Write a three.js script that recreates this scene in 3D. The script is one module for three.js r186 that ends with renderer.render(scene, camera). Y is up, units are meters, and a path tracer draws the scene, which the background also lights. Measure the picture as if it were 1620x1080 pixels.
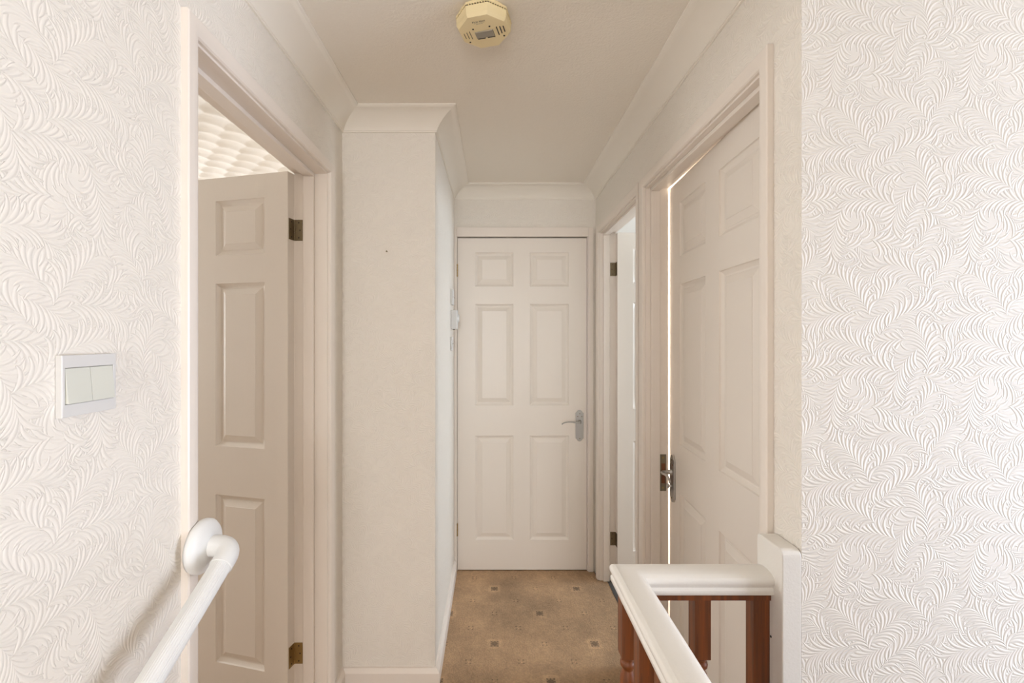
import * as THREE from 'three';
import { mergeGeometries, toCreasedNormals } from 'three/addons/utils/BufferGeometryUtils.js';
import { RoundedBoxGeometry } from 'three/addons/geometries/RoundedBoxGeometry.js';
import { RectAreaLightUniformsLib } from 'three/addons/lights/RectAreaLightUniformsLib.js';

// ---------------------------------------------------------------- camera, sky, light, exposure
// x to the right, y up, the landing runs away from the camera along -z (depths are given as d = -z)
const scene = new THREE.Scene();
const renderer = new THREE.WebGLRenderer({ antialias: true });
renderer.toneMapping = THREE.LinearToneMapping;
renderer.toneMappingExposure = 1.2;
renderer.shadowMap.enabled = true;
const EYE = 1.39, FOCAL = 710;
const camera = new THREE.PerspectiveCamera(2 * Math.atan(540 / FOCAL) * 180 / Math.PI, 1.5, 0.02, 60);
camera.position.set(0, EYE, 0);
camera.lookAt(0, EYE, -5);
camera.setViewOffset(1620, 1080, 30, 6, 1620, 1080);
camera.updateProjectionMatrix();
scene.background = new THREE.Color().setRGB(2.6, 2.85, 3.1);          // bright overcast sky outside the windows
RectAreaLightUniformsLib.init();
// daylight of each window: one soft area the size of its glass, just inside the pane
function daylight(name, x, y, d, w, h, tx, ty, td, intensity, rgb) {
  const l = new THREE.RectAreaLight(new THREE.Color().setRGB(...rgb), intensity, w, h);
  l.name = name; l.position.set(x, y, -d); l.lookAt(tx, ty, -td); scene.add(l);
  l.castShadow = true; return l;
}
daylight('daylight_stair_window', 2.56, 1.08, 0.23, 0.90, 1.4, 0, 1.08, 0.23, 7.9, [0.87, 0.985, 1.24]);
daylight('daylight_window_behind', -0.15, 1.30, -3.16, 0.74, 1.6, -0.15, 1.30, 0, 10, [0.96, 0.985, 1.04]);
daylight('daylight_left_room', -3.14, 1.45, 2.10, 1.2, 1.1, 0, 1.45, 2.10, 7.0, [0.97, 0.985, 1.0]);
daylight('daylight_small_room', 1.69, 1.5, 1.41, 0.55, 0.9, 0, 1.5, 1.41, 24, [1, 0.98, 0.98]);
daylight('daylight_right_room', 3.14, 1.45, 2.35, 0.85, 1.1, 0, 1.45, 2.35, 11.5, [0.80, 0.97, 1.17]);

// ---------------------------------------------------------------- helpers
let seed = 20240611;
const rnd = () => { seed = (seed * 1664525 + 1013904223) >>> 0; return seed / 4294967296; };
const lin = (r, g, b) => new THREE.Color().setRGB(r, g, b);
const V = (x, y, d) => new THREE.Vector3(x, y, -d);
const usedNames = {};
function numbered(n) { const k = usedNames[n] = (usedNames[n] ?? -1) + 1; return k ? n + '_' + String(k).padStart(3, '0') : n; }

function flat(g) { const n = g.index ? g.toNonIndexed() : g; for (const k of Object.keys(n.attributes)) if (!['position', 'normal', 'uv'].includes(k)) n.deleteAttribute(k); if (!n.attributes.normal) n.computeVertexNormals(); return n; }
// uv in metres from the dominant axis of each face
function metreUV(g, su = 1, sv = 1) {
  g = flat(g);
  const p = g.attributes.position, n = g.attributes.normal, uv = new Float32Array(p.count * 2);
  const a = new THREE.Vector3(), b = new THREE.Vector3(), c = new THREE.Vector3();
  for (let i = 0; i < p.count; i += 3) {
    a.fromBufferAttribute(p, i); b.fromBufferAttribute(p, i + 1); c.fromBufferAttribute(p, i + 2);
    const f = b.clone().sub(a).cross(c.clone().sub(a)); const ax = Math.abs(f.x), ay = Math.abs(f.y), az = Math.abs(f.z);
    for (let k = 0; k < 3; k++) {
      const q = [a, b, c][k]; let u, v;
      if (ax >= ay && ax >= az) { u = q.z; v = q.y; } else if (az >= ay) { u = q.x; v = q.y; } else { u = q.x; v = q.z; }
      uv[(i + k) * 2] = u * su; uv[(i + k) * 2 + 1] = v * sv;
    }
  }
  g.setAttribute('uv', new THREE.BufferAttribute(uv, 2));
  return g;
}
function merge(list) { return mergeGeometries(list.map(flat), false); }
// a box from bounds x0..x1, y0..y1, depth d0..d1
function bx(x0, x1, y0, y1, d0, d1, round = 0) {
  const w = x1 - x0, h = y1 - y0, l = d1 - d0;
  const g = round ? new RoundedBoxGeometry(w, h, l, 2, round) : new THREE.BoxGeometry(w, h, l);
  g.translate((x0 + x1) / 2, (y0 + y1) / 2, -(d0 + d1) / 2);
  return flat(g);
}
function mesh(name, g, m, parent, su = 1, sv = 1) {
  g = metreUV(Array.isArray(g) ? merge(g) : g, su, sv);
  const o = new THREE.Mesh(g, m); o.castShadow = o.receiveShadow = true;
  o.name = parent && parent !== scene ? name : numbered(name);
  (parent ?? scene).add(o); return o;
}
function tag(o, label, category, kind, group) { o.userData = { label, category }; if (kind) o.userData.kind = kind; if (group) o.userData.group = group; return o; }
function struct(name, g, m, label, category, su, sv) { return tag(mesh(name, g, m, scene, su, sv), label, category, 'structure'); }
function group(name, x, y, d, label, category, kind) { const o = new THREE.Group(); o.name = numbered(name); o.position.set(x, y, -d); scene.add(o); return tag(o, label, category, kind); }

// sweep a closed profile [[offset, height], ...] along a 2-D path with mitred corners; place(p, q, h) gives the 3-D point
function sweep(path, profile, place, closed = false, crease = 0.6) {
  const n = path.length, dirs = [];
  for (let i = 0; i < (closed ? n : n - 1); i++) { const a = path[i], b = path[(i + 1) % n], l = Math.hypot(b[0] - a[0], b[1] - a[1]); dirs.push([(b[0] - a[0]) / l, (b[1] - a[1]) / l]); }
  const at = (i, o) => {
    const d0 = closed ? dirs[(i + n - 1) % n] : dirs[Math.max(0, i - 1)], d1 = closed ? dirs[i] : dirs[Math.min(n - 2, i)];
    const n0 = [-d0[1], d0[0]], n1 = [-d1[1], d1[0]], k = 1 + n0[0] * n1[0] + n0[1] * n1[1];
    return [path[i][0] + o * (n0[0] + n1[0]) / k, path[i][1] + o * (n0[1] + n1[1]) / k];
  };
  const ring = path.map((_, i) => profile.map(([o, h]) => { const q = at(i, o); return place(q[0], q[1], h); }));
  const tri = [];
  const m = profile.length;
  for (let i = 0; i < (closed ? n : n - 1); i++) { const A = ring[i], B = ring[(i + 1) % n]; for (let j = 0; j < m; j++) { const k = (j + 1) % m; tri.push(A[j], B[j], B[k], A[j], B[k], A[k]); } }
  if (!closed) {
    const caps = THREE.ShapeUtils.triangulateShape(profile.map((p) => new THREE.Vector2(...p)), []);
    for (const [a, b, c] of caps) { tri.push(ring[0][a], ring[0][b], ring[0][c], ring[n - 1][c], ring[n - 1][b], ring[n - 1][a]); }
  }
  return fromTris(tri, crease);
}
function fromTris(tri, crease = 0.6) {
  let g = new THREE.BufferGeometry();
  const pos = new Float32Array(tri.length * 3);
  tri.forEach((v, i) => { pos[i * 3] = v.x; pos[i * 3 + 1] = v.y; pos[i * 3 + 2] = v.z; });
  g.setAttribute('position', new THREE.BufferAttribute(pos, 3));
  // outward winding: signed volume must be positive
  let vol = 0; for (let i = 0; i < tri.length; i += 3) vol += tri[i].dot(tri[i + 1].clone().cross(tri[i + 2]));
  if (vol < 0) for (let i = 0; i < pos.length; i += 9) for (let k = 0; k < 3; k++) { const t = pos[i + 3 + k]; pos[i + 3 + k] = pos[i + 6 + k]; pos[i + 6 + k] = t; }
  g.computeVertexNormals();
  g = toCreasedNormals(g, crease);
  g.setAttribute('uv', new THREE.BufferAttribute(new Float32Array(tri.length * 2), 2));
  return g;
}
function dataTexture(w, h, fill, srgb) {
  const a = new Uint8Array(w * h * 4);
  for (let y = 0; y < h; y++) for (let x = 0; x < w; x++) { const c = fill(x, y), i = (y * w + x) * 4; a[i] = c[0]; a[i + 1] = c[1]; a[i + 2] = c[2]; a[i + 3] = 255; }
  const t = new THREE.DataTexture(a, w, h, THREE.RGBAFormat);
  t.wrapS = t.wrapT = THREE.RepeatWrapping; t.magFilter = THREE.LinearFilter; t.minFilter = THREE.LinearMipmapLinearFilter; t.generateMipmaps = true;
  if (srgb) t.colorSpace = THREE.SRGBColorSpace;
  t.needsUpdate = true; return t;
}
// tileable value noise with period p cells
const hash = (x, y, s) => { let h = (x * 374761393 + y * 668265263 + s * 2147483647) | 0; h = Math.imul(h ^ (h >>> 13), 1274126177); return ((h ^ (h >>> 16)) >>> 0) / 4294967296; };
function vnoise(u, v, px, py, s) {
  const x = u * px, y = v * py, xi = Math.floor(x), yi = Math.floor(y); let fx = x - xi, fy = y - yi; fx = fx * fx * (3 - 2 * fx); fy = fy * fy * (3 - 2 * fy);
  const g = (i, j) => hash(((xi + i) % px + px) % px, ((yi + j) % py + py) % py, s);
  return (g(0, 0) * (1 - fx) + g(1, 0) * fx) * (1 - fy) + (g(0, 1) * (1 - fx) + g(1, 1) * fx) * fy;
}

// ---------------------------------------------------------------- textures
// embossed wallpaper: overlapping plumes whose barbs start along the rib and curl back; a tile is 0.273 m x 0.331 m
const TW = 0.273, TH = 0.331;
const leafHeight = (() => {
  const W = 1024, H = 1240, S = W / TW, out = new Float32Array(W * H).fill(0.12), tmp = new Float32Array(W * H);
  const wrap = (v, n) => ((v % n) + n) % n;
  function stamp(x, y, r, amp) {
    const R = Math.ceil(r * 1.45);
    for (let j = -R; j <= R; j++) for (let i = -R; i <= R; i++) {
      const d = Math.hypot(Math.round(x) + i - x, Math.round(y) + j - y) / r; if (d > 1.45) continue;
      const h = d < 1 ? 0.08 + amp * (1 - d * d) : 0.08 * (1.45 - d) / 0.45;
      const k = wrap(Math.round(y) + j, H) * W + wrap(Math.round(x) + i, W); if (h > tmp[k]) tmp[k] = h;
    }
  }
  // plumes on a jittered lattice: base x, base y (metres, y up), heading (degrees from up, clockwise), rib length, barb length, bend (degrees over the rib)
  const P = [], heads = [-150, 40, -70, 118, -25, 75, 165, -108, 15, -55, 95, -130, 60, 140, -40, -85, 25, 105, -165, 50, -15, 80, -100, 128, -60, 35, 152, -120];
  for (let j = 0, k = 0; j < 7; j++) for (let i = 0; i < 4; i++, k++) {
    const hd = heads[(k * 5) % heads.length], x = (i + (j % 2 ? 0.5 : 0) + 0.34 * (rnd() - 0.5)) * TW / 4, y = (j + 0.34 * (rnd() - 0.5)) * TH / 7, len = 0.086 + 0.02 * rnd(), a = hd * Math.PI / 180;
    P.push([x - Math.sin(a) * len * 0.45, y - Math.cos(a) * len * 0.45, hd, len, 0.041 + 0.008 * rnd(), (hd > 0 ? 1 : -1) * (25 + 35 * rnd())]);
  }
  const order = P.map((_, i) => i).sort((p, q) => hash(p, 7, 5) - hash(q, 7, 5));
  for (const pi of order) {
    const [bx0, by0, head, len, barb, bend] = P[pi]; tmp.fill(-1);
    const N = 10; let x = bx0, y = by0; const steps = 60; const rib = [];
    for (let i = 0; i <= steps; i++) { const a = (head - bend / 2 + bend * (i / steps)) * Math.PI / 180; rib.push([x, y, a]); x += Math.sin(a) * len / steps; y += Math.cos(a) * len / steps; }
    for (let i = 0; i <= N; i++) {
      const t = 0.03 + 0.95 * i / N; const [rx, ry, ra] = rib[Math.round(t * steps)];
      for (const s of [-1, 1]) {
        if (i === N && s === 1) continue;
        const L = barb * (0.55 + 0.55 * Math.sin(Math.PI * (0.2 + 0.62 * t))) * (0.9 + 0.2 * rnd());
        let px = rx, py = ry, a = ra + s * (0.45 - 0.3 * t); const turn = s * (1.05 + 0.35 * (1 - t) + 0.2 * rnd()), M = 46;
        for (let k = 0; k <= M; k++) {
          const q = k / M, r = 0.0026 * (0.3 + 0.85 * Math.sin(Math.PI * Math.min(1, 0.1 + 0.86 * q))) * S;
          stamp(px * S, (TH - py) * S, r, 0.82 - 0.2 * q);
          a += turn * (0.55 + 0.9 * q) / M; px += Math.sin(a) * L / M; py += Math.cos(a) * L / M;
        }
      }
    }
    for (const [rx, ry] of rib) stamp(rx * S, (TH - ry) * S, 0.0011 * S, 0.6);
    for (let k = 0; k < W * H; k++) if (tmp[k] >= 0) out[k] = tmp[k];
  }
  return { W, H, out };
})();
const leafBump = dataTexture(leafHeight.W, leafHeight.H, (x, y) => { const yy = leafHeight.H - 1 - y; const v = Math.min(255, 255 * leafHeight.out[yy * leafHeight.W + x]); return [v, v, v]; });
const stipple = dataTexture(512, 512, (x, y) => { const u = x / 512, v = y / 512; const h = 255 * (0.45 * vnoise(u, v, 64, 64, 3) + 0.35 * vnoise(u, v, 128, 128, 4) + 0.2 * vnoise(u, v, 24, 24, 5)); return [h, h, h]; });
const brush = dataTexture(256, 512, (x, y) => { const u = x / 256, v = y / 512; const h = 255 * (0.6 * vnoise(u, v, 64, 4, 7) + 0.4 * vnoise(u, v, 128, 12, 8)); return [h, h, h]; });
const woodMap = dataTexture(256, 1024, (x, y) => {
  const u = x / 256, v = y / 1024, g = vnoise(u, v, 40, 5, 11), f = vnoise(u, v, 120, 10, 12), b = vnoise(u, v, 4, 2, 13);
  const k = 0.62 + 0.26 * g + 0.16 * f + 0.16 * b - (f > 0.8 ? 0.16 : 0);
  return [Math.min(255, 122 * k), Math.min(255, 62 * k), Math.min(255, 16 * k)];
}, true);
// carpet: beige pile with a woven lattice of small brown squares (spacing 0.455 m x 0.224 m) and tiny four-dot sprigs between them; the map covers 1.6 m x 3.2 m
const carpetMap = (() => {
  const W = 1024, H = 2048, wx = 1.6, wz = 3.2;
  const cell = (dx, dz, step, n) => { const i = Math.floor(dx / step + n / 2), j = Math.floor(dz / step + n / 2); if (i < 0 || j < 0 || i >= n || j >= n) return -1; return i * 10 + j; };
  return dataTexture(W, H, (px, py) => {
    const u = px / W, v = py / H, X = u * wx - 0.8, D = v * wz;
    let n = 0.5 * vnoise(u, v, 9, 18, 21) + 0.3 * vnoise(u, v, 22, 44, 22) + 0.2 * vnoise(u, v, 60, 120, 23);
    const fine = hash(px, py, 24) - 0.5, mid = vnoise(u, v, 300, 600, 25) - 0.5;
    let k = 0.9 + 0.3 * (n - 0.5) + 0.10 * fine + 0.10 * mid, c = [200, 163, 125];
    const gx = 0.11375, gz = 0.112, ox = 0.0063, oz = 1.814;
    const i = Math.round((X - ox) / gx), j = Math.round((D - oz) / gz), dx = X - ox - i * gx, dz = D - oz - j * gz;
    const ev = (a, m) => ((a % m) + m) % m;
    const big = ev(j, 2) === 0 && ((ev(j, 4) === 0 && ev(i, 4) === 2) || (ev(j, 4) === 2 && ev(i, 4) === 0));
    if (big) {
      if (Math.max(Math.abs(dx), Math.abs(dz)) < 0.034) k *= 1.06;
      const q = cell(dx, dz, 0.0072, 5); if (q >= 0) { const a = Math.floor(q / 10), b = q % 10; if ((a + b) % 2 === 0 || (a === 2 || b === 2)) k *= 0.66; else k *= 0.86; }
    } else if (ev(i + j, 2) === 0) {
      const q = cell(dx, dz, 0.0065, 4); if (q >= 0) { const a = Math.floor(q / 10), b = q % 10; if ((a === 0 || a === 3) && (b === 0 || b === 3)) k *= 0.74; else if (a + b === 3) k *= 1.12; }
    }
    return c.map((w) => Math.max(0, Math.min(255, w * k)));
  }, true);
})();
const pile = dataTexture(512, 512, (x, y) => { const h = 255 * (0.5 * hash(x, y, 31) + 0.5 * vnoise(x / 512, y / 512, 128, 128, 32)); return [h, h, h]; });

// ---------------------------------------------------------------- materials
const std = (c, r, more = {}) => new THREE.MeshStandardMaterial({ color: c, roughness: r, metalness: 0, ...more });
const rep = (t, x, y) => { const c = t.clone(); c.repeat.set(x, y); c.needsUpdate = true; return c; };
const M = {
  wallpaper: std(lin(0.90, 0.83, 0.735), 0.62, { bumpMap: rep(leafBump, 1 / TW, 1 / TH), bumpScale: 0.00095 }),
  ceiling: std(lin(0.93, 0.855, 0.745), 0.85, { bumpMap: rep(stipple, 3, 3), bumpScale: 0.0011 }),
  plain: std(lin(0.88, 0.84, 0.78), 0.8),
  cove: std(lin(0.91, 0.84, 0.735), 0.6),
  gloss: std(lin(0.89, 0.795, 0.70), 0.34, { bumpMap: rep(brush, 6, 1.5), bumpScale: 0.0002 }),
  doorPaint: std(lin(0.885, 0.80, 0.705), 0.38, { bumpMap: rep(brush, 5, 1.2), bumpScale: 0.00018 }),
  railPaint: std(lin(0.87, 0.82, 0.745), 0.3, { bumpMap: rep(stipple, 4, 4), bumpScale: 0.0003 }),
  carpet: std(lin(1, 1, 1), 1, { map: carpetMap, bumpMap: rep(pile, 4, 4), bumpScale: 0.003 }),
  greyFloor: std(lin(0.11, 0.10, 0.09), 0.9),
  wood: new THREE.MeshPhysicalMaterial({ color: 0xffffff, map: rep(woodMap, 4, 1.2), roughness: 0.5, clearcoat: 0.2, clearcoatRoughness: 0.25 }),
  plastic: std(lin(0.86, 0.845, 0.81), 0.35),
  switchPlate: std(lin(0.74, 0.715, 0.68), 0.4),
  rocker: std(lin(0.72, 0.71, 0.62), 0.38),
  brass: std(lin(0.42, 0.30, 0.13), 0.42, { metalness: 1, bumpMap: rep(stipple, 20, 20), bumpScale: 0.0004 }),
  brassOld: std(lin(0.23, 0.18, 0.11), 0.5, { metalness: 0.9 }),
  dark: std(lin(0.03, 0.022, 0.016), 0.7),
  satin: std(lin(0.50, 0.49, 0.47), 0.36, { metalness: 1 }),
  rust: std(lin(0.20, 0.075, 0.03), 0.8),
  strike: std(lin(0.27, 0.225, 0.16), 0.5, { metalness: 0.8 }),
  yellowed: std(lin(0.93, 0.77, 0.45), 0.45),
  greyPlastic: std(lin(0.36, 0.32, 0.25), 0.5),
  upvc: std(lin(0.85, 0.85, 0.84), 0.4),
  threshold: std(lin(0.07, 0.065, 0.06), 0.6),
  glass: new THREE.MeshPhysicalMaterial({ color: 0xffffff, transmission: 1, thickness: 0, roughness: 0, ior: 1.45 }),
};

// ---------------------------------------------------------------- the shell
const LX = -0.605, RX = 0.612, BX = -0.232, BD = 1.80, FD = 2.674, CD = 0.89, CEIL = 2.283, TOP = 2.42, LOW = -1.7, SX = 2.60, ND = -3.2;
// openings: clear depth range and head height
const OL = [0.913, 1.637], ON = [1.022, 1.798], OF = [1.90, 2.57], HEAD = 1.988, LIN = 0.025;
// a wall slab along depth with openings [[d0, d1, yTop, yBottom]]
function slabD(x0, x1, d0, d1, y0, y1, holes) {
  const out = []; let at = d0;
  for (const [a, b, top, bottom] of holes) { out.push(bx(x0, x1, y0, y1, at, a), bx(x0, x1, top, y1, a, b)); if (bottom > y0) out.push(bx(x0, x1, y0, bottom, a, b)); at = b; }
  out.push(bx(x0, x1, y0, y1, at, d1)); return out;
}
function slabX(d0, d1, x0, x1, y0, y1, holes) {
  const out = []; let at = x0;
  for (const [a, b, top, bottom] of holes) { out.push(bx(at, a, y0, y1, d0, d1), bx(a, b, top, y1, d0, d1)); if (bottom > y0) out.push(bx(a, b, y0, bottom, d0, d1)); at = b; }
  out.push(bx(at, x1, y0, y1, d0, d1)); return out;
}
struct('wall_left', slabD(LX - 0.12, LX, ND, 3.5, LOW, TOP, [[OL[0] - LIN, OL[1] + LIN, HEAD + LIN, -0.2]]), M.wallpaper, 'left landing wall in embossed white leaf wallpaper with open doorway', 'wall');
struct('wall_right', slabD(RX, RX + 0.09, 0.99, 4.4, -0.2, TOP, [[ON[0] - LIN, ON[1] + LIN, HEAD + LIN, -0.2], [OF[0] - LIN, OF[1] + LIN, HEAD + LIN, -0.2]]), M.wallpaper, 'right landing wall in embossed wallpaper with two doorways', 'wall');
struct('wall_stair', [bx(RX, SX + 0.1, LOW, TOP, CD, 0.99)], M.wallpaper, 'bright wall facing the camera on the right in embossed leaf wallpaper', 'wall');
struct('wall_cupboard_front', [bx(LX, BX, -0.2, TOP, BD, BD + 0.08)], M.wallpaper, 'narrow papered wall of the boxed-out cupboard beside the left doorway', 'wall');
struct('wall_cupboard_side', [bx(BX - 0.08, BX, -0.2, TOP, BD + 0.08, FD)], M.wallpaper, 'papered side of the boxed-out cupboard leading to the end door', 'wall');
struct('wall_far', slabX(FD, FD + 0.1, BX - 0.08, RX, -0.2, TOP, [[-0.224, 0.586, HEAD + LIN, -0.2]]), M.wallpaper, 'end wall of the landing around the closed white door', 'wall');
struct('wall_far_closet', [bx(BX - 0.08, RX, -0.2, TOP, FD + 0.32, FD + 0.37), bx(BX - 0.08, BX - 0.03, -0.2, TOP, FD + 0.1, FD + 0.32)], M.plain, 'closet wall behind the end door', 'wall');
const stairWin = [-0.27, 0.73, 1.83, 0.33], backWin = [-0.54, 0.24, 2.13, 0.47];
struct('wall_stair_right', slabD(SX, SX + 0.1, ND, CD, LOW, TOP, [stairWin]), M.wallpaper, 'stairwell wall with a window', 'wall');
struct('wall_behind', slabX(ND - 0.1, ND, LX - 0.12, SX + 0.1, LOW, TOP, [backWin]), M.wallpaper, 'wall behind the camera with a window', 'wall');
struct('wall_stair_partition', [bx(0.30, 0.38, LOW, CEIL - 0.0005, ND, -0.05)], M.wallpaper, 'papered partition between the stairs and the stairwell behind the camera', 'wall');
struct('ceiling', [bx(LX - 0.12, RX + 0.09, CEIL, TOP + 0.1, ND - 0.1, FD + 0.37), bx(RX + 0.09, SX + 0.1, CEIL, TOP + 0.1, ND - 0.1, 0.99)], M.ceiling, 'cream landing ceiling with light stippled texture', 'ceiling');

// floors: the landing carpet with a cut along the right-hand threshold
const floorShape = new THREE.Shape([[LX - 0.12, 0.75], [0.31, 0.75], [0.31, 0.965], [RX, 0.965], [RX, 1.90], [0.65, 1.90], [0.655, 2.2], [0.652, 2.45], [0.66, 2.545], [0.635, 2.57], [0.60, 2.572], [0.60, FD], [0.57, FD], [0.57, FD + 0.02], [-0.224, FD + 0.02], [-0.224, FD], [BX, FD], [BX, BD], [LX - 0.12, BD]].map(([x, d]) => new THREE.Vector2(x, d)));
const fg = new THREE.ExtrudeGeometry(floorShape, { depth: 0.012, bevelEnabled: false }); fg.rotateX(-Math.PI / 2); fg.translate(0, -0.012, 0);
{ // the shape's y became -z; give the carpet its own uv so that the woven squares keep their size
  const o = struct('floor', fg, M.carpet, 'beige landing carpet with small brown woven squares', 'floor'); const p = o.geometry.attributes.position, uv = o.geometry.attributes.uv;
  for (let i = 0; i < p.count; i++) uv.setXY(i, (p.getX(i) + 0.8) / 1.6, -p.getZ(i) / 3.2);
}
struct('floor_base', [bx(LX - 0.12, 0.31, -0.2, -0.012, 0.75, 0.965), bx(LX - 0.12, RX + 0.09, -0.2, -0.012, 0.965, FD + 0.37)], M.greyFloor, 'boards under the landing carpet', 'floor');
struct('floor_lower', [bx(LX - 0.12, SX + 0.1, LOW - 0.1, LOW, ND - 0.1, 0.99)], M.carpet, 'carpet at the foot of the stairs', 'floor');
{ // stairs drop towards the camera between the left wall and the balustrade
  const st = []; for (let i = 0; i < 8; i++) { const top = -0.19 * (i + 1); st.push(bx(LX, 0.25, LOW, top, 0.75 - 0.25 * (i + 1), 0.75 - 0.25 * i)); }
  struct('floor_stairs', st, M.carpet, 'carpeted stairs descending below the handrail', 'stairs');
  struct('wall_below_landing', [bx(LX, 0.31, LOW, -0.2, 0.75, 0.89), bx(0.25, 0.33, LOW, 0, -0.05, 0.75), bx(0.33, RX, LOW, -0.2, 0.965, 0.99)], M.plain, 'white wall and apron under the landing edge', 'wall');
}
// left room
struct('wall_left_room_far', [bx(-3.3, LX - 0.12, -0.2, TOP, 3.5, 3.6), bx(LX - 0.12, LX, -0.2, TOP, 3.5, 3.6)], M.plain, 'far wall of the left room', 'wall');
struct('wall_left_room_near', [bx(-3.3, LX - 0.12, -0.2, TOP, -0.5, -0.4)], M.plain, 'near wall of the left room', 'wall');
const leftWin = [1.45, 2.75, 2.05, 0.85];
struct('wall_left_room_window', slabD(-3.3, -3.2, -0.4, 3.5, -0.2, TOP, [leftWin]), M.plain, 'window wall of the left room', 'wall');
struct('floor_left_room', [bx(-3.2, LX - 0.12, -0.2, 0, -0.4, 3.5)], M.carpet, 'carpet of the left room', 'floor');
struct('ceiling_left_room_slab', [bx(-3.3, LX - 0.12, CEIL + 0.012, TOP + 0.1, -0.5, 3.6)], M.plain, 'slab above the left room', 'ceiling');
{ // plaster ceiling swirled in overlapping fans
  const R = 0.088, px = 0.135, pd = 0.080, S = 0.0085, x0 = -3.2, x1 = LX - 0.12, d0 = -0.4, d1 = 3.5, fx0 = -2.3, fd0 = 1.2, fd1 = 3.0;
  const H = (x, d) => {
    let h = 0; const jr = Math.floor(d / pd);
    for (let j = jr - 2; j <= jr + 2; j++) for (let i = Math.floor(x / px) - 1; i <= Math.floor(x / px) + 2; i++) {
      const cx = i * px + (j & 1 ? px / 2 : 0) + 0.012 * (hash(i + 500, j + 500, 41) - 0.5), cd = j * pd + 0.01 * (hash(i + 500, j + 500, 42) - 0.5), r = Math.hypot(x - cx, (d - cd) * 1.05);
      if (r < R) h = Math.max(h, 0.02 * (1 - (r / R) ** 2));
    } return h;
  };
  const nx = Math.round((x1 - fx0) / S), nd = Math.round((fd1 - fd0) / S), g = new THREE.PlaneGeometry(1, 1, nx, nd), p = g.attributes.position;
  for (let j = 0, k = 0; j <= nd; j++) for (let i = 0; i <= nx; i++, k++) { const x = fx0 + (x1 - fx0) * i / nx, d = fd0 + (fd1 - fd0) * j / nd; p.setXYZ(k, x, CEIL - 0.011 + H(x, d), -d); }
  g.computeVertexNormals();
  const n = g.attributes.normal; if (n.getY(10) > 0) { const ix = g.index.array; for (let i = 0; i < ix.length; i += 3) { const t = ix[i]; ix[i] = ix[i + 1]; ix[i + 1] = t; } g.computeVertexNormals(); }
  struct('ceiling_left_room', g, M.plain, 'plaster ceiling swirled in overlapping fans seen through the left doorway', 'ceiling');
}
// rooms on the right: a small one behind the ajar door, a larger one behind the open door
const smallWin = [1.1, 1.72, 2.0, 1.0], rightWin = [1.9, 2.8, 2.05, 0.85];
struct('wall_small_room_window', slabD(1.75, 1.85, 0.99, 1.83, -0.2, TOP, [smallWin]), M.plain, 'window wall of the small room behind the ajar door', 'wall');
struct('wall_room_divider', [bx(RX + 0.09, 3.3, -0.2, TOP, 1.83, 1.87)], M.plain, 'partition between the two right-hand rooms', 'wall');
struct('wall_right_room_window', slabD(3.2, 3.3, 1.87, 4.4, -0.2, TOP, [rightWin]), M.plain, 'window wall of the right room', 'wall');
struct('wall_right_room_far', [bx(RX, 3.3, -0.2, TOP, 4.4, 4.5)], M.plain, 'far wall of the right room', 'wall');
struct('floor_right_rooms', [bx(RX + 0.09, 3.3, -0.2, 0, 0.99, 4.4)], M.carpet, 'carpeted floor of the right-hand rooms', 'floor');
struct('ceiling_right_rooms', [bx(RX + 0.09, 3.4, CEIL, TOP + 0.1, 0.99, 4.5)], M.plain, 'white ceiling of the right-hand rooms', 'ceiling');
struct('floor_threshold_right', [bx(RX, RX + 0.09, -0.012, 0, ON[0], ON[1]), bx(RX, RX + 0.09, -0.012, -0.001, OF[0], OF[1])], M.greyFloor, 'dark boards in the right-hand doorways', 'floor');

// windows
function windowAt(n, axis, at, a0, a1, y0, y1, label) {
  const t = 0.05, o = group('window_' + n, 0, 0, 0, label, 'window', 'structure');
  const box = (u0, u1, v0, v1, w0, w1) => axis === 'x' ? bx(at + w0, at + w1, v0, v1, u0, u1) : bx(u0, u1, v0, v1, at + w0, at + w1);
  const mid = (a0 + a1) / 2;
  mesh('window_frame', [box(a0, a1, y0, y0 + t, -0.03, 0.03), box(a0, a1, y1 - t, y1, -0.03, 0.03), box(a0, a0 + t, y0 + t, y1 - t, -0.03, 0.03), box(a1 - t, a1, y0 + t, y1 - t, -0.03, 0.03)], M.upvc, o);
  mesh('pane', [box(a0 + t, a1 - t, y0 + t, y1 - t, -0.003, 0.003)], M.glass, o);
}
windowAt(1, 'x', SX + 0.05, stairWin[0], stairWin[1], stairWin[3], stairWin[2], 'white window in the stairwell wall');
windowAt(2, 'd', ND - 0.05, backWin[0], backWin[1], backWin[3], backWin[2], 'white window behind the camera');
windowAt(3, 'x', -3.25, leftWin[0], leftWin[1], leftWin[3], leftWin[2], 'white window of the left room');
windowAt(4, 'x', 1.80, smallWin[0], smallWin[1], smallWin[3], smallWin[2], 'white window of the small room');
windowAt(5, 'x', 3.25, rightWin[0], rightWin[1], rightWin[3], rightWin[2], 'white window of the right room');

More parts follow.
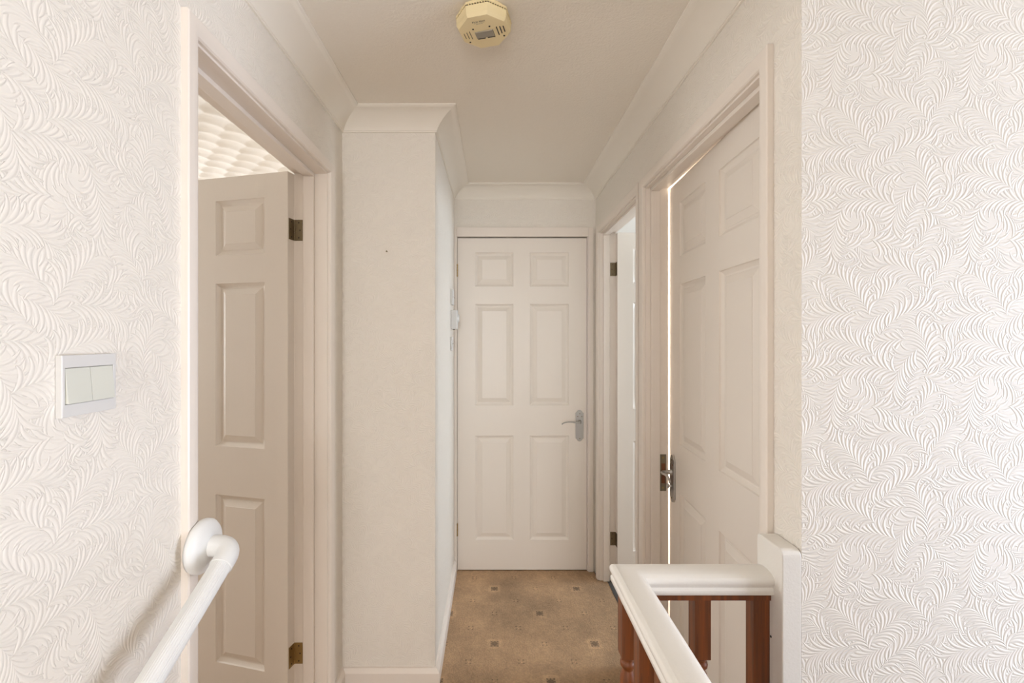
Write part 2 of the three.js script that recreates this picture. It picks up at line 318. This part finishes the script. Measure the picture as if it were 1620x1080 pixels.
// ---------------------------------------------------------------- cornice, skirting, door frames
const loop = [[LX, ND], [LX, BD], [BX, BD], [BX, FD], [RX, FD], [RX, CD], [SX, CD], [SX, ND]];
{ // plaster cove: 90 mm out on the ceiling, 72 mm down the wall, a small square edge at each end
  const P = 0.09, Q = 0.072, prof = [[0, CEIL], [P, CEIL], [P, CEIL - 0.004], [P - 0.004, CEIL - 0.0055]];
  for (let i = 0; i <= 9; i++) { const a = i / 9 * Math.PI / 2; const t = i / 9, m = 0.55; prof.push([P - 0.006 - (P - 0.014) * (m * Math.sin(a) + (1 - m) * t), CEIL - 0.0075 - (Q - 0.013) * (m * (1 - Math.cos(a)) + (1 - m) * t)]); }
  prof.push([0.006, CEIL - Q + 0.0045], [0.006, CEIL - Q], [0, CEIL - Q]);
  // the path runs so that its left-hand normal points out of the room, so offsets are negated
  struct('trim_1', sweep(loop, prof.map(([o, h]) => [-o, h]), (x, d, h) => V(x, h, d), true, 0.5), M.cove, 'smooth plaster cove cornice round the landing ceiling', 'cornice');
}
function skirting(name, path, label) {
  const prof = [[0, 0], [0.018, 0], [0.018, 0.056], [0.016, 0.059], [0.007, 0.07], [0, 0.072]];
  struct(name, sweep(path, prof.map(([o, h]) => [-o, h]), (x, d, h) => V(x, h, d), false, 0.5), M.gloss, label, 'skirting');
}
const AW = 0.037, AT = 0.015;
skirting('baseboard_left', [[LX, OL[1] + 0.006 + AW + 0.001], [LX, BD], [BX, BD], [BX, FD - 0.016]], 'low cream skirting round the foot of the boxed-out cupboard');
skirting('baseboard_right', [[RX, OF[0] - 0.006 - AW + 0.001], [RX, ON[1] + 0.006 + AW - 0.001]].map(([x, d], i) => [x, i ? d - 0.0 : d]), 'short skirting between the two right doorways');

const archProfile = [[0, 0], [AW, 0], [AW, 0.013], [AW - 0.003, AT], [AW * 0.5, AT + 0.001], [0.008, AT - 0.002], [0.003, AT - 0.004], [0, 0.007]];
// architrave round a clear opening [a0, a1] x head; place maps (along, up, proud)
function architrave(name, a0, a1, head, place, label, wl = AW) {
  const s = 0.006;
  const path = [[a0 - s, 0.0], [a0 - s, head + s], [a1 + s, head + s], [a1 + s, 0.0]];
  return struct(name, sweep(path, archProfile, (u, v, h) => place(u, v, h), false, 0.5), M.gloss, label, 'door frame');
}
architrave('trim_2', OL[0], OL[1], HEAD, (u, v, h) => V(LX + h, v, u), 'pinkish white architrave round the left doorway');
architrave('trim_3', ON[0], ON[1], HEAD, (u, v, h) => V(RX - h, v, u), 'cream architrave round the ajar door on the right');
architrave('trim_4', OF[0], OF[1], HEAD, (u, v, h) => V(RX - h, v, u), 'cream architrave round the open doorway at the far right');
{ // the end door's architrave is cut narrow on the cupboard side
  const y0 = HEAD + 0.002, y1 = y0 + 0.056;
  struct('trim_5', [bx(0.566, 0.596, 0, y1, FD - 0.013, FD, 0.003), bx(-0.216, 0.566, y0, y1, FD - 0.013, FD, 0.003), bx(BX, -0.216, 0, y1, FD - 0.013, FD, 0.003)], M.gloss, 'cream architrave round the closed end door', 'door frame');
}
// lining boards and stops; side is +1 when the room lies at larger x
function lining(name, o, x0, x1, stop0, stop1, label) {
  const L = LIN - 0.001, st = 0.013;
  struct(name, [bx(x0, x1, 0, HEAD, o[0] - L, o[0]), bx(x0, x1, 0, HEAD, o[1], o[1] + L), bx(x0, x1, HEAD, HEAD + L, o[0] - L, o[1] + L),
    bx(stop0, stop1, 0, HEAD - st, o[0], o[0] + st, 0.002), bx(stop0, stop1, 0, HEAD - st, o[1] - st, o[1], 0.002), bx(stop0, stop1, HEAD - st, HEAD, o[0], o[1], 0.002)], M.gloss, label, 'door frame');
}
lining('trim_6', OL, LX - 0.12, LX, LX - 0.083, LX - 0.045, 'painted lining and stop inside the left doorway');
lining('trim_7', ON, RX, RX + 0.09, RX + 0.018, RX + 0.053, 'painted lining and stop of the ajar right door');
lining('trim_8', OF, RX, RX + 0.09, RX + 0.018, RX + 0.053, 'painted lining and stop of the open far right doorway');
struct('trim_9', [bx(-0.2225, -0.2135, 0, HEAD + 0.003, FD, FD + 0.1), bx(0.5615, 0.585, 0, HEAD + 0.003, FD, FD + 0.1), bx(-0.2225, 0.585, HEAD + 0.003, HEAD + LIN - 0.001, FD, FD + 0.1), bx(-0.2135, 0.5615, HEAD - 0.012, HEAD + 0.003, FD + 0.042, FD + 0.06), bx(-0.2135, -0.2, 0, HEAD - 0.012, FD + 0.042, FD + 0.06), bx(0.548, 0.5615, 0, HEAD - 0.012, FD + 0.042, FD + 0.06)], M.gloss, 'painted lining of the closed end door', 'door frame');
struct('trim_10', [bx(0.653, 0.668, -0.001, 0.002, OF[0] + 0.014, OF[1] - 0.014)], M.threshold, 'dark carpet bar in the far right doorway', 'threshold strip');

// ---------------------------------------------------------------- doors
const DT = 0.035, DH = 1.978;
// raised panel filling a hole w x h through the leaf: rings of [inset, depth below the face]
function panelGeometry(w, h) {
  const rings = [[0, 0.0004], [0.002, 0.0045], [0.007, 0.0085], [0.013, 0.0118], [0.018, 0.0125], [0.020, 0.0105], [0.040, 0.0034], [0.0415, 0.0018]];
  const tri = [], corner = (i, s, z) => { const a = w / 2 - i, b = h / 2 - i; return [[-a, -b], [a, -b], [a, b], [-a, b]].map(([x, y]) => new THREE.Vector3(x, y, s * (DT / 2 - z))); };
  for (const s of [1, -1]) {
    let prev = null;
    for (const [i, z] of rings) { const c = corner(i, s, z); if (prev) for (let k = 0; k < 4; k++) { const n = (k + 1) % 4; s > 0 ? tri.push(prev[k], prev[n], c[n], prev[k], c[n], c[k]) : tri.push(prev[k], c[n], prev[n], prev[k], c[k], c[n]); } prev = c; }
    s > 0 ? tri.push(prev[0], prev[1], prev[2], prev[0], prev[2], prev[3]) : tri.push(prev[0], prev[2], prev[1], prev[0], prev[3], prev[2]);
  }
  return fromTris(tri, 0.25);
}
// leaf: origin at the hinge edge, foot, middle of the thickness; extends along +x
function doorLeaf(parent, width) {
  const s = new THREE.Shape([[0, 0], [width, 0], [width, DH], [0, DH]].map((p) => new THREE.Vector2(...p)));
  const k = width / 0.77, cols = [[0.104, 0.333], [0.431, 0.663]], rows = [[0.176, 0.800], [0.981, 1.585], [1.690, 1.892]], cells = [];
  for (const [a, b] of cols) for (const [c, d] of rows) { cells.push([a * k, b * k, c, d]); s.holes.push(new THREE.Path([[a * k, c], [a * k, d], [b * k, d], [b * k, c]].map((p) => new THREE.Vector2(...p)))); }
  const g = new THREE.ExtrudeGeometry(s, { depth: DT, bevelEnabled: false }); g.translate(0, 0, -DT / 2);
  mesh('door_leaf', g, M.doorPaint, parent);
  for (const [a, b, c, d] of cells) { const p = mesh('panel', panelGeometry(b - a, d - c), M.doorPaint, parent); p.position.set((a + b) / 2, (c + d) / 2, 0); }
}
// butt hinge: a leaf on the frame, a leaf on the door edge, five knuckles, screw heads; pin along y through the origin
function hinge(parent, x, y, z, angA, angB, mat, h = 0.076, wl = 0.026) {
  const o = new THREE.Group(); o.name = 'hinge'; parent.add(o); o.position.set(x, y, z);
  const plate = (ang) => { const g = [bx(0.002, wl, -h / 2, h / 2, -0.001, 0.001)]; const q = merge(g); q.rotateY(ang); return q; };
  mesh('hinge_leaf', plate(angA), mat, o); mesh('hinge_leaf', plate(angB), mat, o);
  const kn = []; for (let i = 0; i < 5; i++) { const c = new THREE.CylinderGeometry(i % 2 ? 0.0032 : 0.0038, i % 2 ? 0.0032 : 0.0038, h / 5 - 0.0012, 12); c.translate(0, -h / 2 + h / 10 + i * h / 5, 0); kn.push(c); }
  mesh('knuckle', kn, mat, o);
  const sc = []; for (const ang of [angA, angB]) for (const [u, v] of [[0.55, -0.36], [0.7, 0], [0.55, 0.36]]) { const c = new THREE.CylinderGeometry(0.0026, 0.0026, 0.003, 10); c.rotateX(Math.PI / 2); c.translate(u * wl, v * h, 0); c.rotateY(ang); sc.push(c); }
  mesh('screw', sc, M.dark, o); return o;
}
// lever handle on a long scrolled plate; face normal +z, lever towards -x * dir
function leverHandle(parent, x, y, z, dir, facing, snib) {
  const o = new THREE.Group(); o.name = 'handle'; parent.add(o); o.position.set(x, y, z); if (facing < 0) o.rotation.y = Math.PI;
  const w = 0.0215, s = new THREE.Shape();
  s.moveTo(-w, -0.074); s.quadraticCurveTo(-w * 0.75, -0.0765, -w * 0.66, -0.081); s.quadraticCurveTo(-w * 0.4, -0.0905, 0, -0.091); s.quadraticCurveTo(w * 0.4, -0.0905, w * 0.66, -0.081); s.quadraticCurveTo(w * 0.75, -0.0765, w, -0.074);
  s.lineTo(w, 0.074); s.quadraticCurveTo(w * 0.75, 0.0765, w * 0.66, 0.081); s.quadraticCurveTo(w * 0.4, 0.0905, 0, 0.091); s.quadraticCurveTo(-w * 0.4, 0.0905, -w * 0.66, 0.081); s.quadraticCurveTo(-w * 0.75, 0.0765, -w, 0.074); s.closePath();
  const g = new THREE.ExtrudeGeometry(s, { depth: 0.004, bevelEnabled: true, bevelSize: 0.0022, bevelThickness: 0.003, bevelSegments: 3, curveSegments: 6 });
  mesh('backplate', g, M.satin, o);
  const q = dir, c = new THREE.CatmullRomCurve3([[0, 0.024, 0.006], [0, 0.024, 0.03], [q * 0.006, 0.025, 0.044], [q * 0.026, 0.0265, 0.049], [q * 0.055, 0.030, 0.049], [q * 0.085, 0.029, 0.049], [q * 0.104, 0.023, 0.05], [q * 0.110, 0.019, 0.051]].map((p) => new THREE.Vector3(...p)));
  const t = new THREE.TubeGeometry(c, 40, 0.0062, 10), p = t.attributes.position;
  for (let i = 0; i <= 40; i++) { const cc = c.getPointAt(i / 40), f = i < 8 ? 1.25 - i * 0.02 : 1.09 - 0.45 * Math.min(1, (i - 8) / 28); for (let j = 0; j <= 10; j++) { const k = i * 11 + j; p.setXYZ(k, cc.x + (p.getX(k) - cc.x) * f, cc.y + (p.getY(k) - cc.y) * f * (i > 10 ? 0.8 : 1), cc.z + (p.getZ(k) - cc.z) * f); } }
  const rose = new THREE.LatheGeometry([[0, 0.006], [0.0125, 0.006], [0.0115, 0.010], [0.0085, 0.013], [0.0075, 0.022], [0, 0.022]].map((v) => new THREE.Vector2(...v)), 20); rose.rotateX(Math.PI / 2); rose.translate(0, 0.024, 0);
  const end = new THREE.SphereGeometry(0.0042, 10, 8); end.translate(q * 0.110, 0.019, 0.051);
  mesh('lever', [t, rose, end], M.satin, o);
  const sc = [[0, 0.072], [0, -0.076], [0.012, 0.055], [-0.012, 0.055]].map(([a, b]) => { const k = new THREE.CylinderGeometry(0.003, 0.003, 0.002, 10); k.rotateX(Math.PI / 2); k.translate(a, b, 0.0075); return k; });
  mesh('screw', sc, M.brassOld, o);
  if (snib) { const k = new THREE.LatheGeometry([[0, 0], [0.007, 0], [0.007, 0.006], [0.004, 0.009], [0.004, 0.016], [0, 0.017]].map((v) => new THREE.Vector2(...v)), 14); k.rotateX(Math.PI / 2); k.translate(0, -0.03, 0.006); const b = new RoundedBoxGeometry(0.005, 0.018, 0.008, 2, 0.002); b.translate(0, -0.03, 0.022); mesh('thumb_turn', [k, b], M.satin, o); }
}
// end door, closed, hinged on the left, face flush with the architrave side
{
  const o = group('door_1', -0.2115, 0.006, FD + 0.022, 'closed white six-panel door at the end of the landing', 'door', 'structure');
  doorLeaf(o, 0.771);
  leverHandle(o, 0.7275, 0.86, DT / 2, -1, 1, false);
  hinge(o, -0.0015, 1.785, DT / 2 + 0.004, -Math.PI / 2 - 3.1, Math.PI / 2, M.brass); hinge(o, -0.0015, 0.24, DT / 2 + 0.004, -Math.PI / 2 - 3.1, Math.PI / 2, M.brass);
}
// left room door, hinged on the far jamb, swung well open into the room
{
  const w = 0.718, o = group('door_2', LX - 0.12 + 0.001, 0.006, OL[1] - 0.0015, 'white six-panel door swung open into the left room', 'door', 'structure');
  o.rotation.y = THREE.MathUtils.degToRad(166.5);
  doorLeaf(o, w); o.children.forEach((c) => { c.position.z -= DT / 2 + 0.0002; c.position.x += 0.0005; });
  for (const y of [1.775, 0.235]) hinge(o, 0, y, 0, THREE.MathUtils.degToRad(90), THREE.MathUtils.degToRad(-166.5), y > 1 ? M.brassOld : M.brass, 0.076, 0.03);
  leverHandle(o, w - 0.045, 0.86, -DT - 0.001, 1, -1, false);
}
// small room door, hinged on the near jamb, ajar by a few degrees
{
  const w = 0.768, o = group('door_3', RX + 0.09 + 0.002, 0.006, ON[0] + 0.004, 'white six-panel door ajar on the right with a bright slit of light', 'door', 'structure');
  o.rotation.y = Math.PI / 2 - THREE.MathUtils.degToRad(3);
  doorLeaf(o, w);
  o.children.forEach((c) => { c.position.z += -DT / 2 - 0.002; });
  leverHandle(o, w - 0.042, 0.835, -DT - 0.002, 1, -1, true);
  for (const y of [1.775, 0.235]) hinge(o, 0, y, 0.002, THREE.MathUtils.degToRad(90), THREE.MathUtils.degToRad(100), M.brass);
}
// far right door, hinged on the far jamb, open square into the room
{
  const w = 0.662, o = group('door_4', RX + 0.09 - 0.001, 0.006, OF[1] - 0.0015, 'white six-panel door open into the cool bright room at the far right', 'door', 'structure');
  o.rotation.y = THREE.MathUtils.degToRad(2);
  doorLeaf(o, w); o.children.forEach((c) => { c.position.x += 0.0005; c.position.z += DT / 2 + 0.0002; });
  for (const y of [1.775, 0.235]) hinge(o, 0, y, 0, THREE.MathUtils.degToRad(178), THREE.MathUtils.degToRad(-90), M.brassOld, 0.076, 0.03);
  leverHandle(o, w - 0.045, 0.86, DT + 0.001, -1, 1, false);
}
{ // strike plate let into the far jamb of the ajar door
  const o = group('strike_plate', RX + 0.068, 0.85, ON[1], 'worn brassy strike plate on the jamb beside the ajar door', 'strike plate');
  mesh('plate', [bx(-0.013, 0.013, -0.073, 0.073, -0.0015, 0)], M.strike, o);
  mesh('latch_recess', [bx(-0.006, 0.009, 0.008, 0.037, -0.0022, -0.0012)], M.rust, o); mesh('latch_recess', [bx(-0.006, 0.009, -0.042, -0.010, -0.0022, -0.0012)], M.rust, o);
  for (const y of [-0.06, 0.06]) { const c = new THREE.CylinderGeometry(0.004, 0.004, 0.002, 12); c.rotateX(Math.PI / 2); c.translate(0, y, 0.0015); mesh('screw', c, M.brass, o); }
}

// ---------------------------------------------------------------- balustrade
{
  const o = group('balustrade', 0.283, 0, 0.943, 'stair balustrade with white moulded handrail and dark red-brown turned balusters', 'balustrade');
  const L = (x, y, d) => new THREE.Vector3(x - 0.283, y, -(d - 0.943));
  const sh = (g) => { g.translate(-0.283, 0, 0.943); return g; };
  const half = [[0.0265, 0], [0.0285, 0.0025], [0.029, 0.0105], [0.0275, 0.0135], [0.0258, 0.0155], [0.0275, 0.018], [0.0300, 0.0225], [0.0308, 0.0275], [0.0300, 0.032], [0.0272, 0.0365], [0.021, 0.0400], [0.012, 0.0425], [0.004, 0.0435]];
  const prof = [...half, ...half.map(([a, b]) => [-a, b]).reverse()].map(([a, b]) => [a, b + 0.864]);
  mesh('handrail', sweep([[0.573, 0.943], [0.283, 0.943], [0.283, 0.12]], prof, (x, d, h) => L(x, h, d), false, 0.7), M.railPaint, o);
  mesh('fillet', sweep([[0.573, 0.943], [0.283, 0.943], [0.283, 0.12]], [[-0.019, 0.849], [0.019, 0.849], [0.019, 0.864], [-0.019, 0.864]], (x, d, h) => L(x, h, d), false, 0.4), M.wood, o);
  mesh('base_rail', sweep([[0.573, 0.943], [0.283, 0.943], [0.283, 0.12]], [[-0.03, 0], [0.03, 0], [0.03, 0.025], [0.02, 0.035], [-0.02, 0.035], [-0.03, 0.025]], (x, d, h) => L(x, h, d), false, 0.4), M.wood, o);
  // turned baluster: square blocks top and bottom, beads and a long vase between
  const pts = [[0.0, 0.2], [0.0105, 0.2], [0.0155, 0.206], [0.0155, 0.213], [0.0105, 0.219], [0.0125, 0.225], [0.0165, 0.25], [0.0185, 0.29], [0.018, 0.34], [0.0155, 0.42], [0.013, 0.5], [0.0115, 0.56], [0.0115, 0.60], [0.0125, 0.625], [0.0155, 0.655], [0.0165, 0.672], [0.0145, 0.686], [0.0108, 0.694], [0.0108, 0.698], [0.0152, 0.703], [0.0158, 0.708], [0.0148, 0.713], [0.0122, 0.716], [0.0142, 0.7195], [0.0148, 0.7235], [0, 0.7235]];
  const turned = new THREE.LatheGeometry(pts.map((p) => new THREE.Vector2(...p)), 22);
  const bal = merge([turned, bx(-0.0165, 0.0165, 0.035, 0.2, -0.0165, 0.0165, 0.0015), bx(-0.0165, 0.0165, 0.7235, 0.849, -0.0165, 0.0165, 0.0015)]);
  for (const [x, d] of [[0.283, 0.943], [0.434, 0.943], [0.283, 0.835], [0.283, 0.727], [0.283, 0.619], [0.283, 0.511], [0.283, 0.403], [0.283, 0.295]]) { const b = mesh('baluster', bal.clone(), M.wood, o); b.position.set(x - 0.283, 0, -(d - 0.943)); }
  mesh('wall_baluster', sh(bx(0.539, 0.5725, 0.035, 0.849, 0.928, 0.958, 0.001)), M.wood, o);
  // half newel against the wall end, rounded at the top
  const s = new THREE.Shape(); s.moveTo(CD - 0.002, -0.19); s.lineTo(0.974, -0.19); s.lineTo(0.974, 0.956); s.quadraticCurveTo(0.974, 0.969, 0.962, 0.969); s.lineTo(CD + 0.010, 0.969); s.quadraticCurveTo(CD - 0.002, 0.968, CD - 0.002, 0.955); s.closePath();
  const g = new THREE.ExtrudeGeometry(s, { depth: 0.034, bevelEnabled: true, bevelSize: 0.002, bevelThickness: 0.002, bevelSegments: 2, bevelOffset: -0.002, curveSegments: 5 });
  g.rotateY(Math.PI / 2); g.translate(0.5745, 0, 0); mesh('half_newel', sh(g), M.railPaint, o);
  mesh('screw', sh((() => { const c = new THREE.CylinderGeometry(0.0022, 0.0022, 0.002, 8); c.rotateZ(Math.PI / 2); c.translate(0.5722, 0.775, -0.924); return c; })()), M.dark, o);
  mesh('end_newel', sh(merge([bx(0.243, 0.323, 0, 1.0, 0.04, 0.12, 0.004), bx(0.236, 0.33, 1.0, 1.03, 0.033, 0.127, 0.006)])), M.railPaint, o);
}

// ---------------------------------------------------------------- wall handrail
{
  const y0 = 0.972, d0 = 0.902, o = group('grab_rail', LX, y0, d0, 'white fluted plastic grab rail sloping down the left wall', 'grab rail');
  // local: x away from the wall, z towards the camera
  const fl = new THREE.LatheGeometry([[0, AT + 0.0005], [0.051, AT + 0.0005], [0.0525, AT + 0.005], [0.052, AT + 0.012], [0.047, AT + 0.018], [0.037, AT + 0.0215], [0.026, AT + 0.023], [0.0225, AT + 0.027], [0, AT + 0.027]].map((p) => new THREE.Vector2(...p)), 48); fl.rotateZ(-Math.PI / 2);
  const back = new THREE.CylinderGeometry(0.042, 0.042, AT, 32); back.rotateZ(Math.PI / 2); back.translate(AT / 2 + 0.0003, 0, 0);
  mesh('flange', [fl], M.plastic, o);
  const slope = THREE.MathUtils.degToRad(25.5), dir = new THREE.Vector3(0, -Math.sin(slope), Math.cos(slope)), X = 0.083, r = 0.034;
  const P0 = new THREE.Vector3(AT + 0.02, 0, 0), P1 = new THREE.Vector3(X - r, 0, 0), P2 = new THREE.Vector3(X, 0, 0), P3 = P2.clone().addScaledVector(dir, r), P4 = P2.clone().addScaledVector(dir, r + 0.012);
  const path = new THREE.CurvePath(); path.add(new THREE.LineCurve3(P0, P1)); path.add(new THREE.QuadraticBezierCurve3(P1, P2, P3)); path.add(new THREE.LineCurve3(P3, P4));
  const dense = new THREE.CatmullRomCurve3(Array.from({ length: 40 }, (_, i) => path.getPointAt(i / 39)));
  mesh('elbow', new THREE.TubeGeometry(dense, 48, 0.0208, 28), M.plastic, o);
  const ring = new THREE.TorusGeometry(0.0195, 0.0016, 8, 28); ring.lookAt(dir); ring.translate(P4.x, P4.y, P4.z); mesh('collar', ring, M.plastic, o);
  // fluted tube
  const N = 32, len = 1.0, tri = [], prof = Array.from({ length: N * 4 }, (_, i) => { const a = i / (N * 4) * Math.PI * 2, q = 0.0183 + 0.0005 * Math.cos(a * N); return [q * Math.cos(a), q * Math.sin(a)]; });
  const ux = new THREE.Vector3(1, 0, 0), uy = dir.clone().cross(ux).normalize();
  const at = (i, t) => { const [a, b] = prof[i % prof.length]; return P4.clone().addScaledVector(dir, t).addScaledVector(ux, a).addScaledVector(uy, b); };
  for (let i = 0; i < prof.length; i++) { const a = at(i, 0), b = at(i + 1, 0), c = at(i + 1, len), d = at(i, len); tri.push(a, b, c, a, c, d); }
  mesh('fluted_tube', fromTris(tri, 0.9), M.plastic, o);
  const E = P4.clone().addScaledVector(dir, len), low = new THREE.CatmullRomCurve3([E, E.clone().addScaledVector(dir, 0.03), E.clone().addScaledVector(dir, 0.05).add(new THREE.Vector3(-0.02, 0, 0)), E.clone().addScaledVector(dir, 0.055).add(new THREE.Vector3(-0.075, 0, 0))]);
  mesh('elbow', new THREE.TubeGeometry(low, 30, 0.0208, 20), M.plastic, o);
  const f2 = fl.clone(); const q = E.clone().addScaledVector(dir, 0.055); f2.translate(-AT + 0.0, q.y, q.z); mesh('flange', f2, M.plastic, o);
}

// ---------------------------------------------------------------- light switch
{
  const o = group('light_switch', LX, 1.322, 0.664, 'white double rocker light switch on the left wall', 'light switch');
  // local: z towards the camera runs along the wall, x away from the wall
  const s = new THREE.Shape([[-0.0445, -0.0435], [0.0445, -0.0435], [0.0445, 0.0435], [-0.0445, 0.0435]].map((p) => new THREE.Vector2(...p)));
  s.holes.push(new THREE.Path([[-0.0395, -0.0255], [-0.0395, 0.0255], [0.0395, 0.0255], [0.0395, -0.0255]].map((p) => new THREE.Vector2(...p))));
  const g = new THREE.ExtrudeGeometry(s, { depth: 0.0075, bevelEnabled: true, bevelSize: 0.001, bevelThickness: 0.0012, bevelSegments: 2, bevelOffset: -0.001 }); g.rotateY(Math.PI / 2); g.translate(0.0013, 0, 0);
  mesh('faceplate', [g, bx(0.0005, 0.003, -0.026, 0.026, -0.04, 0.04)], M.switchPlate, o);
  // each rocker is a wedge whose foot stands proud
  for (const z of [0.0196, -0.0196]) {
    const w = new THREE.Shape([[0.002, -0.0248], [0.0135, -0.0248], [0.0092, 0.0248], [0.002, 0.0248]].map((p) => new THREE.Vector2(...p)));
    const k = new THREE.ExtrudeGeometry(w, { depth: 0.0376, bevelEnabled: true, bevelSize: 0.0005, bevelThickness: 0.0006, bevelSegments: 1, bevelOffset: -0.0005 }); k.translate(0, 0, z - 0.0188); mesh('rocker', k, M.rocker, o);
  }
}

// ---------------------------------------------------------------- small devices on the cupboard side wall
for (const [y, h, t, d, w, label, cat] of [[1.614, 0.085, 0.013, 2.49, 0.085, 'flat white cover plate uppermost beside the end door', 'cover plate'], [1.49, 0.105, 0.034, 2.505, 0.085, 'white boxy thermostat between two cover plates beside the end door', 'thermostat'], [1.357, 0.075, 0.010, 2.475, 0.075, 'flat white cover plate lowest beside the end door', 'cover plate']]) {
  const o = group(cat === 'thermostat' ? 'thermostat' : 'cover_plate', BX, y, d, label, cat);
  const part = (n, g, m) => mesh(n, g, m, o);
  part('housing', [bx(0.0005, t, -h / 2, h / 2, -w / 2, w / 2, 0.003)], M.switchPlate);
  if (cat === 'thermostat') { const c = new THREE.CylinderGeometry(0.022, 0.024, 0.008, 24); c.rotateZ(-Math.PI / 2); c.translate(t + 0.004, 0.008, 0); part('dial', c, M.plastic); part('slider', [bx(0.008, 0.02, -h / 2 - 0.004, -h / 2, -0.012, 0.0)], M.dark); }
  else for (const q of [0.03, -0.03]) { const c = new THREE.CylinderGeometry(0.003, 0.003, 0.002, 10); c.rotateZ(Math.PI / 2); c.translate(t, 0, q); part('screw', c, M.brassOld); }
}
{ const o = group('wall_nail', -0.425, 1.735, BD, 'tiny nail stub left in the papered cupboard wall', 'nail'); const c = new THREE.CylinderGeometry(0.0035, 0.0025, 0.008, 10); c.rotateX(Math.PI / 2); c.translate(0, 0, 0.004); mesh('nail_head', c, M.brassOld, o); }

// ---------------------------------------------------------------- smoke alarm
{
  const o = group('smoke_alarm', -0.0255, CEIL, 1.25, 'yellowed octagonal smoke alarm on the ceiling', 'smoke alarm');
  o.rotation.y = THREE.MathUtils.degToRad(-15);
  const oct = (r, y) => Array.from({ length: 8 }, (_, i) => { const a = (i + 0.5) / 8 * Math.PI * 2; return new THREE.Vector3(r * Math.cos(a), y, r * Math.sin(a)); });
  const loft = (list) => { const tri = []; for (let k = 0; k + 1 < list.length; k++) for (let i = 0; i < 8; i++) { const j = (i + 1) % 8, A = list[k], B = list[k + 1]; tri.push(A[i], A[j], B[j], A[i], B[j], B[i]); } const t = list.at(-1), f = list[0]; for (let i = 1; i < 7; i++) { tri.push(t[0], t[i], t[i + 1], f[0], f[i + 1], f[i]); } return fromTris(tri, 0.2); };
  const F = -0.0425;
  const cap = new THREE.CylinderGeometry(0.070, 0.070, 0.004, 40); cap.translate(0, -0.0022, 0);
  mesh('base', cap, M.yellowed, o);
  mesh('upper_shell', loft([oct(0.0755, -0.0035), oct(0.077, -0.0045), oct(0.077, -0.0098), oct(0.074, -0.0098)]), M.yellowed, o);
  mesh('vent_ring', loft([oct(0.0735, -0.0098), oct(0.0735, -0.0128)]), M.dark, o);
  const ribs = []; for (let i = 0; i < 8; i++) { const a0 = (i + 0.5) / 8 * Math.PI * 2, a1 = (i + 1.5) / 8 * Math.PI * 2; for (let k = 0; k <= 8; k++) { const t = k / 8, x = 0.0762 * (Math.cos(a0) * (1 - t) + Math.cos(a1) * t), z = 0.0762 * (Math.sin(a0) * (1 - t) + Math.sin(a1) * t), b = new THREE.BoxGeometry(0.003, 0.0031, 0.003); b.rotateY(-(a0 + a1) / 2); b.translate(x, -0.0113, z); ribs.push(b); } }
  mesh('vent_rib', ribs, M.yellowed, o).userData.kind = 'stuff';
  mesh('body', loft([oct(0.075, -0.0128), oct(0.077, -0.0145), oct(0.0755, -0.0345), oct(0.0695, F), oct(0.06, F)]), M.yellowed, o);
  const slot = (x, z, l, w) => { const b = new THREE.BoxGeometry(w, 0.0016, l); b.translate(x, F - 0.0001, z); return b; };
  // in this frame +z is towards the camera (up in the picture), +x to the right
  for (let i = 0; i < 3; i++) { mesh('sound_slot', slot(0.039 + i * 0.0093, -0.0037 + i * 0.0016, 0.034 - i * 0.005, 0.0026), M.dark, o); mesh('sound_slot', slot(-0.0555 + i * 0.0085, -0.003, 0.022 + i * 0.005, 0.0017), M.brassOld, o); }
  const btn = new RoundedBoxGeometry(0.052, 0.004, 0.026, 2, 0.0012); btn.translate(0.001, F - 0.0006, -0.0068); mesh('test_button', btn, M.greyPlastic, o);
  mesh('button_gap', slot(-0.0125, -0.0235, 0.0034, 0.022), M.dark, o); mesh('button_gap', slot(0.0157, -0.0235, 0.0034, 0.022), M.dark, o);
  for (const [x, z] of [[-0.0255, 0.019], [0.0214, 0.0191], [0.0514, -0.028], [-0.0496, -0.0307]]) { const c = new THREE.CylinderGeometry(0.0025, 0.0025, 0.0018, 10); c.translate(x, F, z); mesh('indicator_hole', c, M.dark, o); }
  // printed lettering
  const cv = document.createElement('canvas'); cv.width = 512; cv.height = 200; const c2 = cv.getContext('2d');
  c2.fillStyle = 'rgb(247,227,178)'; c2.fillRect(0, 0, 512, 200); c2.fillStyle = 'rgb(62,56,52)'; c2.font = 'bold 92px sans-serif'; c2.textAlign = 'center'; c2.fillText('First Alert', 256, 90);
  c2.fillStyle = 'rgb(120,112,100)'; c2.font = '44px sans-serif'; c2.fillText('SMOKE DETECTOR', 256, 142); c2.fillText('AND ALARM', 256, 186);
  const tx = new THREE.CanvasTexture(cv); tx.colorSpace = THREE.SRGBColorSpace;
  const pg = new THREE.PlaneGeometry(0.042, 0.0164); pg.rotateX(Math.PI / 2); pg.translate(-0.0022, F - 0.0004, 0.041);
  const pm = new THREE.Mesh(pg, std(lin(1, 1, 1), 0.5, { map: tx })); pm.name = 'print'; o.add(pm);
}

renderer.render(scene, camera);
